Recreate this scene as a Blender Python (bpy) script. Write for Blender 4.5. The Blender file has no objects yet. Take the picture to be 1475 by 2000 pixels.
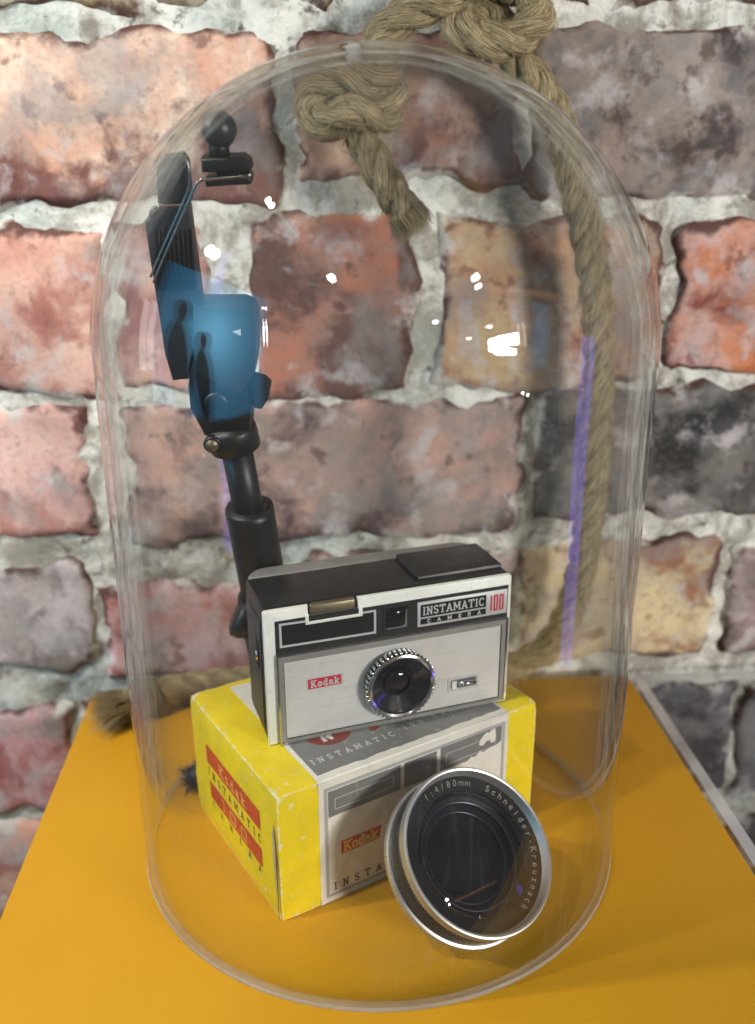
import bpy, bmesh, math, random
from mathutils import Vector, Matrix, noise as mnoise

R = 0.102                      # radius of the bell jar in metres; scene laid out in jar radii
PHI = 0.0695                   # how far plinth and wall are turned against the camera
sc = bpy.context.scene
col = sc.collection
rnd = random.Random(7)

# ------------------------------------------------------------------ camera
PITCH, ROLL = 0.34894, -0.00499
cam_data = bpy.data.cameras.new('camera')
cam_data.sensor_fit = 'VERTICAL'
cam_data.sensor_height = 36.0
cam_data.lens = 36.0 * 1823.83 / 2000.0
cam_data.clip_start = 0.01
cam_data.clip_end = 50
cam_data.dof.use_dof = True
cam_data.dof.focus_distance = 0.360
cam_data.dof.aperture_fstop = 6.6
cam = bpy.data.objects.new('camera', cam_data)
col.objects.link(cam)
fw = Vector((0, math.cos(PITCH), -math.sin(PITCH)))
up0 = Vector((0, math.sin(PITCH), math.cos(PITCH)))
rt0 = Vector((1, 0, 0))
rt = rt0 * math.cos(ROLL) + up0 * math.sin(ROLL)
up = -rt0 * math.sin(ROLL) + up0 * math.cos(ROLL)
m = Matrix((rt, up, -fw)).transposed().to_4x4()
m.translation = Vector((0.000337, -0.349133, 0.276199))
cam.matrix_world = m
sc.camera = cam

# ------------------------------------------------------------------ world, exposure
w = bpy.data.worlds.new('World')
sc.world = w
w.use_nodes = True
w.node_tree.nodes['Background'].inputs[0].default_value = (1.0, 0.96, 0.91, 1)
w.node_tree.nodes['Background'].inputs[1].default_value = 0.10
sc.view_settings.view_transform = 'Standard'
sc.view_settings.look = 'None'
sc.view_settings.gamma = 1.0
sc.view_settings.exposure = 0.18
sc.view_settings.use_curve_mapping = False
sc.render.engine = 'CYCLES'
cy = sc.cycles
cy.use_denoising = True
cy.use_adaptive_sampling = True
cy.adaptive_threshold = 0.03
cy.adaptive_min_samples = 24
cy.max_bounces = 7
cy.diffuse_bounces = 2
cy.glossy_bounces = 3
cy.transmission_bounces = 6
cy.transparent_max_bounces = 40
cy.sample_clamp_indirect = 4.0
cy.caustics_reflective = False
cy.caustics_refractive = False


def lamp(name, loc, radius, watts, color=(1, 0.93, 0.84)):
    d = bpy.data.lights.new(name, 'POINT')
    d.energy = watts
    d.color = color
    d.shadow_soft_size = radius
    o = bpy.data.objects.new(name, d)
    o.location = Vector(loc) * R
    col.objects.link(o)
    return o


def spot(name, loc, target, deg, blend, radius, watts, color):
    d = bpy.data.lights.new(name, 'SPOT')
    d.energy = watts
    d.color = color
    d.spot_size = math.radians(deg)
    d.spot_blend = blend
    d.shadow_soft_size = radius
    o = bpy.data.objects.new(name, d)
    o.location = Vector(loc) * R
    o.rotation_euler = (Vector(target) - Vector(loc)).to_track_quat('-Z', 'Y').to_euler()
    col.objects.link(o)
    return o


def area(name, loc, target, sx, sy, radiance, color, roll=None):
    d = bpy.data.lights.new(name, 'AREA')
    d.shape = 'RECTANGLE'
    d.size, d.size_y = sx, sy
    d.energy = radiance * math.pi * sx * sy
    d.color = color
    o = bpy.data.objects.new(name, d)
    p, t = Vector(loc) * R, Vector(target) * R
    z = (p - t).normalized()
    x = Vector(roll) if roll else Vector((0, 0, 1)).cross(z)
    x = (x - z * x.dot(z)).normalized()
    y = z.cross(x)
    mm = Matrix((x, y, z)).transposed().to_4x4()
    mm.translation = p
    o.matrix_world = mm
    col.objects.link(o)
    return o


def refl(hit, d, dist):
    return [h + k * dist for h, k in zip(hit, d)]


# gallery spots: set by their reflections in the jar, bar the high left one
lamp('spot_lamp', refl((-.45, -.80, 2.51), (-.836, -.197, .512), 4.3), 0.014, 5.6, (1, .91, .80))
spot('spot_lamp', (-4.0, -2.5, 8.0), (-2.0, .5, 0), 50, 1.0, .012, 14.0, (1, .91, .80))  # added to brighten the left of plinth and wall, not taken from a reflection
lamp('spot_lamp', refl((-.11, -.94, 2.45), (-.262, -.795, .548), 16), 0.032, 4.5, (1, .90, .78))
lamp('spot_lamp', refl((.27, -.90, 2.45), (.581, -.640, .503), 18), 0.036, 4.0, (1, .93, .84))
lamp('spot_lamp', refl((.28, -.90, 2.41), (.60, -.655, .455), 18), 0.026, 1.6, (1, .95, .9))
lamp('small_lamp', refl((.16, -.96, 2.34), (.371, -.882, .291), 20), 0.022, 1.5, (1, .97, .95))
lamp('small_lamp', refl((.31, -.92, 2.33), (.67, -.70, .22), 20), 0.018, 1.0, (1, .97, .95))
lamp('small_lamp', refl((.25, -.93, 2.30), (.56, -.80, .17), 20), 0.014, .7, (1, .9, .7))
lamp('small_lamp', refl((.42, -.91, 2.14), (.836, -.515, -.19), 14), 0.012, .5, (1, .97, .95))
# blue projection screen to the left, violet and orange tubes and a lit stand to the right
area('white_panel_light', (-13.45, 1.1, 2.5), (-.65, -.74, 2.27), .10, .42, 3.0, (.93, .93, 1.0))
area('violet_tube_light', (12.3, -1.2, -1.0), (.6, -.8, 1.8), .075, .78, 3.6, (.17, .12, 1.0))
for az, el, sx, sy, ra in ((127.5, 7.4, .15, .15, 190), (131.2, 8.0, .13, .10, 170), (132.0, 4.2, .17, .13, 200), (135.4, 6.4, .09, .19, 160), (128.2, 3.2, .10, .08, 160)):
    dr = (math.sin(math.radians(az)) * math.cos(math.radians(el)), math.cos(math.radians(az)) * math.cos(math.radians(el)), math.sin(math.radians(el)))
    area('white_stand_light', refl((.35, -.92, 2.29), dr, 24), (.35, -.9, 2.3), sx, sy, ra, (1, .96, .90))
area('white_stand_light', refl((.42, -.90, 2.30), (.83, -.54, .14), 16), (.42, -.9, 2.3), .03, .22, 6.0, (1, .90, .72))
area('orange_tube_light', refl((.40, -.86, 2.40), (.84, -.42, .36), 14), (.4, -.86, 2.4), .035, .85, 1.0, (1.0, .42, .16), roll=(.24, .22, .9))
# ------------------------------------------------------------------ helpers


def lin(r, g, b):
    f = lambda c: (c / 255 / 12.92) if c <= 10 else ((c / 255 + .055) / 1.055) ** 2.4
    return (f(r), f(g), f(b))


def rgba(c):
    return (c[0], c[1], c[2], 1.0)


class Mat:
    """small node-tree builder"""

    def __init__(self, name):
        self.m = bpy.data.materials.new(name)
        self.m.use_nodes = True
        self.t = self.m.node_tree
        self.t.nodes.clear()
        self.out = self.t.nodes.new('ShaderNodeOutputMaterial')

    def n(self, kind, **kw):
        nd = self.t.nodes.new('ShaderNode' + kind)
        for k, v in kw.items():
            setattr(nd, k, v)
        return nd

    def set(self, sock, v):
        if isinstance(v, bpy.types.NodeSocket):
            self.t.links.new(v, sock)
        elif isinstance(v, (tuple, list)) and len(v) == 3 and sock.type == 'RGBA':
            sock.default_value = rgba(v)
        else:
            sock.default_value = v

    def math(self, op, a, b=0.0, clamp=False):
        nd = self.n('Math', operation=op, use_clamp=clamp)
        self.set(nd.inputs[0], a)
        self.set(nd.inputs[1], b)
        return nd.outputs[0]

    def mix(self, f, a, b, blend='MIX'):
        nd = self.n('Mix', data_type='RGBA', blend_type=blend)
        self.set(nd.inputs[0], f)
        self.set(nd.inputs[6], a)
        self.set(nd.inputs[7], b)
        return nd.outputs[2]

    def ramp(self, f, lo, hi):
        nd = self.n('MapRange')
        nd.interpolation_type = 'SMOOTHSTEP'
        self.set(nd.inputs[0], f)
        nd.inputs[1].default_value = lo
        nd.inputs[2].default_value = hi
        return nd.outputs[0]

    def coords(self, kind='Object', scale=(1, 1, 1), off=None):
        tc = self.n('TexCoord')
        mp = self.n('Mapping')
        mp.inputs['Scale'].default_value = scale
        self.t.links.new(tc.outputs[kind], mp.inputs[0])
        if off is not None:
            self.t.links.new(off, mp.inputs['Location'])
        return mp.outputs[0]

    def noise(self, vec, scale, detail=4, rough=.55, dist=0.0, color=False):
        nd = self.n('TexNoise')
        self.set(nd.inputs['Vector'], vec)
        nd.inputs['Scale'].default_value = scale
        nd.inputs['Detail'].default_value = detail
        nd.inputs['Roughness'].default_value = rough
        nd.inputs['Distortion'].default_value = dist
        return nd.outputs[1 if color else 0]

    def bump(self, h, strength, dist=0.001):
        nd = self.n('Bump')
        nd.inputs['Strength'].default_value = strength
        nd.inputs['Distance'].default_value = dist
        self.set(nd.inputs['Height'], h)
        return nd.outputs[0]

    def principled(self, color, rough=.5, metal=0.0, normal=None, **kw):
        p = self.n('BsdfPrincipled')
        self.set(p.inputs['Base Color'], color)
        self.set(p.inputs['Roughness'], rough)
        self.set(p.inputs['Metallic'], metal)
        if normal is not None:
            self.t.links.new(normal, p.inputs['Normal'])
        for k, v in kw.items():
            self.set(p.inputs[k.replace('_', ' ')], v)
        self.t.links.new(p.outputs[0], self.out.inputs[0])
        return self.m


def simple(name, c, rough=.5, metal=0.0, var=.12, scale=300, bump=.15, rvar=.15, dirt=None, **kw):
    """plain material with grain, uneven gloss and optional dirt"""
    M = Mat(name)
    v = M.coords()
    n1 = M.noise(v, scale, 5)
    n2 = M.noise(v, scale * .12, 4)
    c2 = tuple(x * (1 - 2 * var) for x in c)
    colr = M.mix(M.ramp(n2, .3, .7), c, c2)
    if dirt:
        colr = M.mix(M.math('MULTIPLY', M.ramp(M.noise(v, scale * .5, 6, .7), .55, .75), .6), colr, dirt)
    rg = M.math('ADD', M.math('MULTIPLY', M.math('SUBTRACT', n2, .5), rvar * 2), rough, clamp=True)
    nrm = M.bump(n1, bump, .0003) if bump else None
    return M.principled(colr, rg, metal, nrm, **kw)


def glass(name, tint=(.985, .99, .985), edge=(.70, .72, .70), f0=.04, wav=0.0, boost=1.0, gloss=(1, 1, 1)):
    """thin clear sheet: transparent with a Fresnel reflection on each face"""
    M = Mat(name)
    nrm = None
    geo = M.n('NewGeometry')
    N = geo.outputs['Normal']
    if wav:
        v = M.coords('Object', (9, 9, 1.3))
        h = M.noise(v, 6, 1, .5)
        N = M.bump(h, wav, .004)
    dt = M.n('VectorMath', operation='DOT_PRODUCT')
    M.t.links.new(geo.outputs['Incoming'], dt.inputs[0])
    M.t.links.new(N, dt.inputs[1])
    fac = M.math('SUBTRACT', 1.0, M.math('ABSOLUTE', dt.outputs['Value']), clamp=True)
    sch = M.math('ADD', M.math('MULTIPLY', M.math('POWER', fac, 5.0), 1 - f0), f0 * boost)
    tr = M.n('BsdfTransparent')
    M.set(tr.inputs[0], M.mix(M.math('POWER', fac, 4.0), tint, edge))
    gl = M.n('BsdfGlossy')
    gl.inputs['Roughness'].default_value = 0.0
    gl.inputs[0].default_value = rgba(gloss)
    M.t.links.new(N, gl.inputs['Normal'])
    if wav:
        st_ = M.ramp(M.noise(M.coords('Object', (1.0, 1.0, .08)), 420, 1, .5), .62, .72)
        pa = M.ramp(M.noise(M.coords(), 16, 2, .6), .46, .66)
        sm = M.math('MULTIPLY', pa, M.math('ADD', M.math('MULTIPLY', st_, .025), .005))
        df = M.n('BsdfDiffuse')
        df.inputs[0].default_value = (.8, .8, .8, 1)
        m0 = M.n('MixShader')
        M.set(m0.inputs[0], sm)
        M.t.links.new(tr.outputs[0], m0.inputs[1])
        M.t.links.new(df.outputs[0], m0.inputs[2])
        tr = m0
    mx = M.n('MixShader')
    M.set(mx.inputs[0], sch)
    M.t.links.new(tr.outputs[0], mx.inputs[1])
    M.t.links.new(gl.outputs[0], mx.inputs[2])
    M.t.links.new(mx.outputs[0], M.out.inputs[0])
    return M.m


def link(name, me, mat, parent=None, loc=None, smooth=None):
    o = bpy.data.objects.new(name, me)
    col.objects.link(o)
    if mat is not None and not me.materials:
        me.materials.append(mat)
    if parent is not None:
        o.parent = parent
    if loc is not None:
        o.location = loc
    if smooth is not None:
        for p in me.polygons:
            p.use_smooth = smooth
    return o


def tag(o, label=None, cat=None, group=None, kind=None):
    if label:
        o['label'] = label
    if cat:
        o['category'] = cat
    if group:
        o['group'] = group
    if kind:
        o['kind'] = kind
    return o


def empty(name, loc, rot=(0, 0, 0)):
    o = bpy.data.objects.new(name, None)
    o.empty_display_size = .01
    o.location = loc
    o.rotation_euler = rot
    col.objects.link(o)
    return o


def mesh(name, v, f):
    me = bpy.data.meshes.new(name)
    me.from_pydata([tuple(p) for p in v], [], f)
    me.update()
    return me


def auto_smooth(me, deg=35):
    bm = bmesh.new()
    bm.from_mesh(me)
    bmesh.ops.recalc_face_normals(bm, faces=bm.faces)
    for f in bm.faces:
        f.smooth = True
    for e in bm.edges:
        if len(e.link_faces) == 2 and e.calc_face_angle(0) > math.radians(deg):
            e.smooth = False
    bm.to_mesh(me)
    bm.free()
    return me


def box_me(name, x0, x1, y0, y1, z0, z1, bev=0.0, seg=2, k=.001):
    bm = bmesh.new()
    vs = [bm.verts.new((x * k, y * k, z * k)) for x in (x0, x1) for y in (y0, y1) for z in (z0, z1)]
    for q in ((0, 1, 3, 2), (4, 6, 7, 5), (0, 4, 5, 1), (2, 3, 7, 6), (0, 2, 6, 4), (1, 5, 7, 3)):
        bm.faces.new([vs[i] for i in q])
    if bev:
        bmesh.ops.bevel(bm, geom=list(bm.edges), offset=bev * k, segments=seg, affect='EDGES', profile=.5)
    bmesh.ops.recalc_face_normals(bm, faces=bm.faces)
    me = bpy.data.meshes.new(name)
    bm.to_mesh(me)
    bm.free()
    return auto_smooth(me, 50)


def box(name, x0, x1, y0, y1, z0, z1, mat, parent, bev=0.0, seg=2):
    return link(name, box_me(name, x0, x1, y0, y1, z0, z1, bev, seg), mat, parent)


def prism(name, poly, depth, mat, parent, frame, bev=0.0, base=0.0):
    """polygon (mm, in a face frame) pushed out by depth mm"""
    O, U, V, N = frame
    bm = bmesh.new()
    lo = [bm.verts.new(O + U * (a * .001) + V * (b * .001) + N * (base * .001)) for a, b in poly]
    hi = [bm.verts.new(O + U * (a * .001) + V * (b * .001) + N * ((base + depth) * .001)) for a, b in poly]
    n = len(poly)
    top = bm.faces.new(hi)
    bm.faces.new(lo[::-1])
    for i in range(n):
        bm.faces.new((lo[i], lo[(i + 1) % n], hi[(i + 1) % n], hi[i]))
    bmesh.ops.recalc_face_normals(bm, faces=bm.faces)
    if bev:
        bmesh.ops.bevel(bm, geom=list(top.edges), offset=bev * .001, segments=2, affect='EDGES', profile=.5)
    me = bpy.data.meshes.new(name)
    bm.to_mesh(me)
    bm.free()
    auto_smooth(me, 40)
    return link(name, me, mat, parent)


def rect(a0, a1, b0, b1):
    return [(a0, b0), (a1, b0), (a1, b1), (a0, b1)]


def rframe(name, a0, a1, b0, b1, t, depth, mat, parent, frame, base=0.0, tb=None, tt=None):
    """rectangular outline built as one ring"""
    O, U, V, N = frame
    tb = t if tb is None else tb
    tt = t if tt is None else tt
    o = rect(a0, a1, b0, b1)
    i = rect(a0 + t, a1 - t, b0 + tb, b1 - tt)
    v = []
    for h in (base, base + depth):
        for ring in (o, i):
            v += [O + U * (a * .001) + V * (b * .001) + N * (h * .001) for a, b in ring]
    f = []
    for k in range(4):
        j = (k + 1) % 4
        f += [(8 + k, 8 + j, 12 + j, 12 + k), (k, j, 8 + j, 8 + k), (4 + j, 4 + k, 12 + k, 12 + j)]
    me = mesh(name, v, f)
    bm = bmesh.new()
    bm.from_mesh(me)
    bmesh.ops.recalc_face_normals(bm, faces=bm.faces)
    bm.to_mesh(me)
    bm.free()
    return link(name, me, mat, parent)


def lathe_me(name, prof, seg=96, closed=False, rfun=None, cap=False):
    """prof: list of (r, z) in metres, turned about z"""
    v, f = [], []
    n = len(prof)
    for j in range(seg):
        a = 2 * math.pi * j / seg
        for i, (r, z) in enumerate(prof):
            rr = rfun(i, j, r) if rfun else r
            v.append((rr * math.cos(a), rr * math.sin(a), z))
    for j in range(seg):
        k = (j + 1) % seg
        for i in range(n - 1 if not closed else n):
            i2 = (i + 1) % n
            f.append((j * n + i, k * n + i, k * n + i2, j * n + i2))
    me = mesh(name, v, f)
    bm = bmesh.new()
    bm.from_mesh(me)
    bmesh.ops.remove_doubles(bm, verts=bm.verts, dist=1e-6)
    if cap:
        bmesh.ops.holes_fill(bm, edges=bm.edges)
    bm.to_mesh(me)
    bm.free()
    return auto_smooth(me, 32)


def tube_me(name, pts, rad, seg=12, uv=False, caps=True, rough=0):
    """tube along points (metres); rad a number or list"""
    pts = [Vector(p) for p in pts]
    n = len(pts)
    rads = rad if isinstance(rad, (list, tuple)) else [rad] * n
    v, f = [], []
    T = [(pts[min(i + 1, n - 1)] - pts[max(i - 1, 0)]).normalized() for i in range(n)]
    ref = Vector((0, 0, 1)) if abs(T[0].z) < .9 else Vector((1, 0, 0))
    X = (ref - T[0] * ref.dot(T[0])).normalized()
    L = [0.0]
    for i in range(n):
        if i:
            L.append(L[-1] + (pts[i] - pts[i - 1]).length)
            X = (X - T[i] * X.dot(T[i])).normalized()
        Y = T[i].cross(X)
        for k in range(seg):
            a = 2 * math.pi * k / seg
            rr = rads[i]
            if rough:
                rr *= 1 + .09 * mnoise.noise(V3((math.cos(a + i * .05) * 3.2, math.sin(a + i * .05) * 3.2, i * .045 + rough * 40))) + .05 * mnoise.noise(V3((k * 1.7, i * .35, rough * 9)))
            v.append(pts[i] + (X * math.cos(a) + Y * math.sin(a)) * rr)
    for i in range(n - 1):
        for k in range(seg):
            k2 = (k + 1) % seg
            f.append((i * seg + k, i * seg + k2, (i + 1) * seg + k2, (i + 1) * seg + k))
    if caps:
        f.append(tuple(range(seg))[::-1])
        f.append(tuple((n - 1) * seg + k for k in range(seg)))
    me = mesh(name, v, f)
    if uv:
        ul = me.uv_layers.new(name='uv')
        for p in me.polygons:
            for li, vi in zip(p.loop_indices, p.vertices):
                i, k = divmod(vi, seg)
                kk = k
                if k == 0 and any(q % seg == seg - 1 for q in p.vertices) and len(p.vertices) == 4:
                    kk = seg
                ul.data[li].uv = (kk / seg, L[i] / R)
    for p in me.polygons:
        p.use_smooth = True
    return me


def catmull(P, step):
    P = [Vector(p) for p in P]
    P = [P[0] * 2 - P[1]] + P + [P[-1] * 2 - P[-2]]
    out = []
    for i in range(1, len(P) - 2):
        a, b, c, d = P[i - 1], P[i], P[i + 1], P[i + 2]
        n = max(2, int((c - b).length / step * 2))
        for k in range(n):
            t = k / n
            out.append(.5 * ((2 * b) + (c - a) * t + (2 * a - 5 * b + 4 * c - d) * t * t + (3 * b - 3 * c + d - a) * t ** 3))
    out.append(P[-2])
    # even spacing
    res = [out[0]]
    acc = 0.0
    for p, q in zip(out, out[1:]):
        seg = (q - p).length
        while acc + seg >= step:
            t = (step - acc) / seg
            p = p.lerp(q, t)
            res.append(p.copy())
            seg = (q - p).length
            acc = 0.0
        acc += seg
    return res


# a small slab-serif stroke alphabet: (width, strokes, serif spots)
def arc(cx, cy, rx, ry, a0, a1, n=8):
    return [(cx + rx * math.cos(math.radians(a0 + (a1 - a0) * i / n)), cy + ry * math.sin(math.radians(a0 + (a1 - a0) * i / n))) for i in range(n + 1)]


GL = {
    'I': (.30, [[(.15, 0), (.15, 1)]], [(.15, 0), (.15, 1)]),
    'N': (.72, [[(.1, 0), (.1, 1), (.62, 0), (.62, 1)]], [(.1, 0), (.1, 1), (.62, 1)]),
    'S': (.58, [arc(.29, .75, .24, .25, 20, 270) + arc(.29, .25, .25, .25, 90, -160)], []),
    'T': (.70, [[(.02, .8), (.02, 1), (.68, 1), (.68, .8)], [(.35, 0), (.35, 1)]], [(.35, 0)]),
    'A': (.74, [[(.08, 0), (.37, 1), (.66, 0)], [(.18, .33), (.56, .33)]], [(.08, 0), (.66, 0)]),
    'M': (.90, [[(.1, 0), (.1, 1), (.45, .25), (.8, 1), (.8, 0)]], [(.1, 0), (.8, 0), (.1, 1), (.8, 1)]),
    'C': (.68, [arc(.36, .5, .32, .5, 45, 315, 12)], []),
    'E': (.58, [[(.55, .85), (.55, 1), (.1, 1), (.1, 0), (.55, 0), (.55, .15)], [(.1, .52), (.42, .52)]], []),
    'R': (.68, [[(.1, 0), (.1, 1), (.36, 1)] + arc(.36, .76, .2, .24, 90, -90) + [(.1, .52)], [(.34, .52), (.6, 0)]], [(.1, 0), (.6, 0)]),
    'K': (.78, [[(.14, 0), (.14, 1)], [(.66, 1), (.16, .42)], [(.3, .56), (.68, 0)]], [(.14, 0), (.14, 1), (.66, 1), (.68, 0)]),
    'o': (.58, [arc(.29, .34, .22, .33, 0, 360, 12)], []),
    'd': (.60, [arc(.27, .34, .2, .33, 0, 360, 12), [(.48, 0), (.48, 1)]], [(.5, 0), (.42, 1)]),
    'a': (.58, [arc(.26, .22, .19, .21, 0, 360, 10), [(.08, .6), (.25, .68), (.43, .58), (.45, 0)]], [(.48, 0)]),
    'k': (.66, [[(.14, 0), (.14, 1)], [(.52, .64), (.16, .26)], [(.28, .36), (.56, 0)]], [(.14, 0), (.1, 1), (.54, .66), (.58, 0)]),
    '1': (.34, [[(.02, .82), (.17, 1), (.17, 0)]], [(.17, 0)]),
    '0': (.64, [arc(.32, .5, .26, .5, 0, 360, 12)], []),
    'i': (.34, [[(.0, 1), (.2, 1), (.2, 0)]], []),                       # square-cut 1
    'O': (.62, [[(.08, .0), (.54, .0), (.54, 1), (.08, 1), (.08, -.04)]], []),  # square-cut 0
    'l': (.26, [[(.13, 0), (.13, 1)]], []),
    '~': (.42, [[(.05, 0), (.3, 0), (.3, .5), (.05, .55), (.05, 1), (.32, 1)]], []),
    ' ': (.45, [], []),
}


def lettering(text, a0, a1, b0, h, th, mat, parent, frame, base, serif=.16, upright=0.0, lift=.02, name='lettering', b1=None):
    """words cut from strokes, stretched to run from a0 to a1 (mm) on a face, cap height h"""
    O, U, V, N = frame
    tot = sum(GL[c][0] for c in text)
    free = (a1 - a0) - tot * h * (1 + upright)
    gap = free / max(1, len(text) - 1)
    v, f = [], []
    x = a0
    cnt = 0
    sx = h * (1 + upright)

    def seg(p, q, t):
        nonlocal cnt
        d = Vector((q[0] - p[0], q[1] - p[1]))
        if d.length < 1e-9:
            return
        d.normalize()
        nn = Vector((-d.y, d.x)) * t / 2
        e = d * t * .35
        hh = base + lift + (cnt % 12) * .004
        cnt += 1
        i0 = len(v)
        for s, g in ((p, -1), (q, 1)):
            for sgn in (-1, 1):
                a = s[0] + e.x * g + nn.x * sgn
                b = s[1] + e.y * g + nn.y * sgn
                v.append(O + U * (a * .001) + V * (b * .001) + N * (hh * .001))
        f.append((i0, i0 + 2, i0 + 3, i0 + 1))

    slope = 0.0 if b1 is None else (b1 - b0) / (a1 - a0)
    for c in text:
        wd, strokes, ser = GL[c]
        T = lambda p: (x + p[0] * sx, b0 + p[1] * h + slope * (x - a0))
        for s in strokes:
            for p, q in zip(s, s[1:]):
                seg(T(p), T(q), th)
        for p in ser:
            pa, pb = T((p[0] - serif, p[1])), T((p[0] + serif, p[1]))
            seg(pa, pb, th * .75)
        x += wd * sx + gap
    return link(name, mesh(name, v, f), mat, parent)


V3 = Vector
# ------------------------------------------------------------------ materials


def mat_brick():
    M = Mat('worn_brick')
    oi = M.n('ObjectInfo')
    cx = M.n('CombineXYZ')
    M.set(cx.inputs[0], M.math('MULTIPLY', oi.outputs['Random'], 37.0))
    M.set(cx.inputs[1], M.math('MULTIPLY', oi.outputs['Random'], 91.0))
    v = M.coords('Object', (1 / R, 1 / R, 1 / R), cx.outputs[0])
    at = []
    for k in ('tone_main', 'tone_second', 'tone_dark', 'tone_bias'):
        a = M.n('Attribute', attribute_type='OBJECT', attribute_name=k)
        at.append(a)
    edge = M.n('Attribute', attribute_type='GEOMETRY', attribute_name='rim')
    sep = M.n('SeparateXYZ')
    tc = M.n('TexCoord')
    M.t.links.new(tc.outputs['Object'], sep.inputs[0])
    bs = M.n('SeparateXYZ')
    M.t.links.new(at[3].outputs['Vector'], bs.inputs[0])
    n1 = M.noise(v, 3.0, 5, .60, .3)
    n2 = M.noise(v, 2.4, 6, .62, .4)
    n3 = M.noise(v, 7.0, 4, .55)
    n4 = M.noise(v, 30.0, 4, .6)
    n5 = M.noise(v, 4.2, 6, .62, .2)
    n6 = M.noise(v, 1.3, 6, .65, .3)
    zz = M.math('MULTIPLY', M.math('MULTIPLY', sep.outputs[2], 1 / R), bs.outputs[2])
    xx = M.math('MULTIPLY', M.math('MULTIPLY', sep.outputs[0], 1 / R), bs.outputs[0])
    c = M.mix(M.ramp(n1, .38, .62), at[0].outputs['Color'], at[1].outputs['Color'])
    c = M.mix(M.math('MULTIPLY', M.ramp(n6, .48, .66), .55), c, M.mix(.35, at[0].outputs['Color'], (.66, .60, .56)))
    f = M.math('ADD', M.math('ADD', n2, zz), xx)
    c = M.mix(M.math('MULTIPLY', M.ramp(f, .47, .62), .92), c, at[2].outputs['Color'])
    # pits, pale lime bloom and grain
    c = M.mix(M.math('MULTIPLY', M.ramp(n3, .58, .68), .70), c, M.mix(.5, at[2].outputs['Color'], (.10, .035, .02)))
    c = M.mix(M.math('MULTIPLY', M.ramp(n5, .52, .68), .72), c, (.60, .56, .57))
    c = M.mix(M.math('MULTIPLY', M.ramp(M.noise(v, 2.2, 5, .62, .2), .50, .64), .62), c, (.30, .285, .28))
    hs = M.n('HueSaturation')
    hs.inputs['Saturation'].default_value = .88
    M.set(hs.inputs['Color'], c)
    c = hs.outputs[0]
    c = M.mix(M.math('MULTIPLY', M.ramp(n4, .45, .75), .35), c, (.20, .15, .13))
    # dark maroon outline, broken up
    e = M.math('MULTIPLY', M.ramp(M.math('ADD', edge.outputs['Fac'], M.math('MULTIPLY', M.math('SUBTRACT', n1, .5), 3.0)), .45, .95), .9)
    c = M.mix(e, c, (.075, .030, .024))
    sm = M.ramp(M.math('ADD', edge.outputs['Fac'], M.math('MULTIPLY', M.math('SUBTRACT', n5, .5), 4.0)), .75, 1.25)
    c = M.mix(M.math('MULTIPLY', sm, .8), c, lin(212, 210, 202))
    nb = M.bump(M.math('ADD', M.math('MULTIPLY', n5, .7), M.math('MULTIPLY', n4, .3)), .30, .002)
    return M.principled(c, .82, 0, nb, Specular_IOR_Level=.25)


def mat_mortar():
    M = Mat('old_lime_mortar')
    v = M.coords('Object', (1 / R, 1 / R, 1 / R))
    n1 = M.noise(v, 4.2, 8, .70, .4)
    n2 = M.noise(v, 9.0, 7, .7, .3)
    n3 = M.noise(v, 1.4, 4, .55)
    n4 = M.noise(v, 2.6, 7, .7, .5)
    c = M.mix(M.ramp(n1, .40, .58), lin(168, 164, 152), lin(240, 240, 232))
    c = M.mix(M.math('MULTIPLY', M.ramp(n3, .5, .7), .5), c, lin(178, 198, 196))
    c = M.mix(M.math('MULTIPLY', M.ramp(n4, .54, .68), .75), c, lin(118, 106, 92))
    c = M.mix(M.math('MULTIPLY', M.ramp(n2, .56, .68), .8), c, lin(66, 56, 48))
    nb = M.bump(M.math('ADD', n1, M.math('MULTIPLY', n2, .6)), .7, .005)
    return M.principled(c, .9, 0, nb, Specular_IOR_Level=.2)


def mat_plinth():
    M = Mat('orange_painted_board')
    v = M.coords()
    n1 = M.noise(v, 9, 4)
    n2 = M.noise(v, 900, 3)
    n3 = M.noise(v, 60, 6, .7)
    c = M.mix(M.ramp(n1, .3, .7), (.565, .285, .012), (.62, .318, .016))
    c = M.mix(M.math('MULTIPLY', M.ramp(n3, .60, .74), .16), c, (.45, .2, .03))
    c = M.mix(M.math('MULTIPLY', M.ramp(n2, .35, .7), .14), c, (.52, .22, .01))
    c = M.mix(M.math('MULTIPLY', M.ramp(M.noise(v, 420, 2, .5), .76, .80), .5), c, (.75, .6, .4))
    rg = M.math('ADD', M.math('MULTIPLY', n3, .15), .42)
    return M.principled(c, rg, 0, M.bump(n2, .25, .0004), Specular_IOR_Level=.18)


def mat_jute():
    M = Mat('jute_rope')
    tc = M.n('TexCoord')
    mp = M.n('Mapping')
    mp.inputs['Scale'].default_value = (40, 5.5, 1)
    mp.inputs['Rotation'].default_value = (0, 0, .5)
    M.t.links.new(tc.outputs['UV'], mp.inputs[0])
    n1 = M.noise(mp.outputs[0], 2.2, 6, .65, .4)
    v = M.coords('Object', (1 / R, 1 / R, 1 / R))
    n2 = M.noise(v, 4.0, 4)
    n3 = M.noise(v, 30.0, 4)
    c = M.mix(M.ramp(n1, .38, .60), lin(88, 77, 55), lin(206, 188, 148))
    c = M.mix(M.math('MULTIPLY', M.ramp(n2, .45, .7), .5), c, lin(150, 140, 112))
    c = M.mix(M.math('MULTIPLY', M.ramp(n3, .6, .75), .5), c, lin(80, 66, 44))
    nb = M.bump(M.math('ADD', n1, M.math('MULTIPLY', n3, .5)), .8, .0014)
    return M.principled(c, .85, 0, nb, Specular_IOR_Level=.2)


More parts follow.
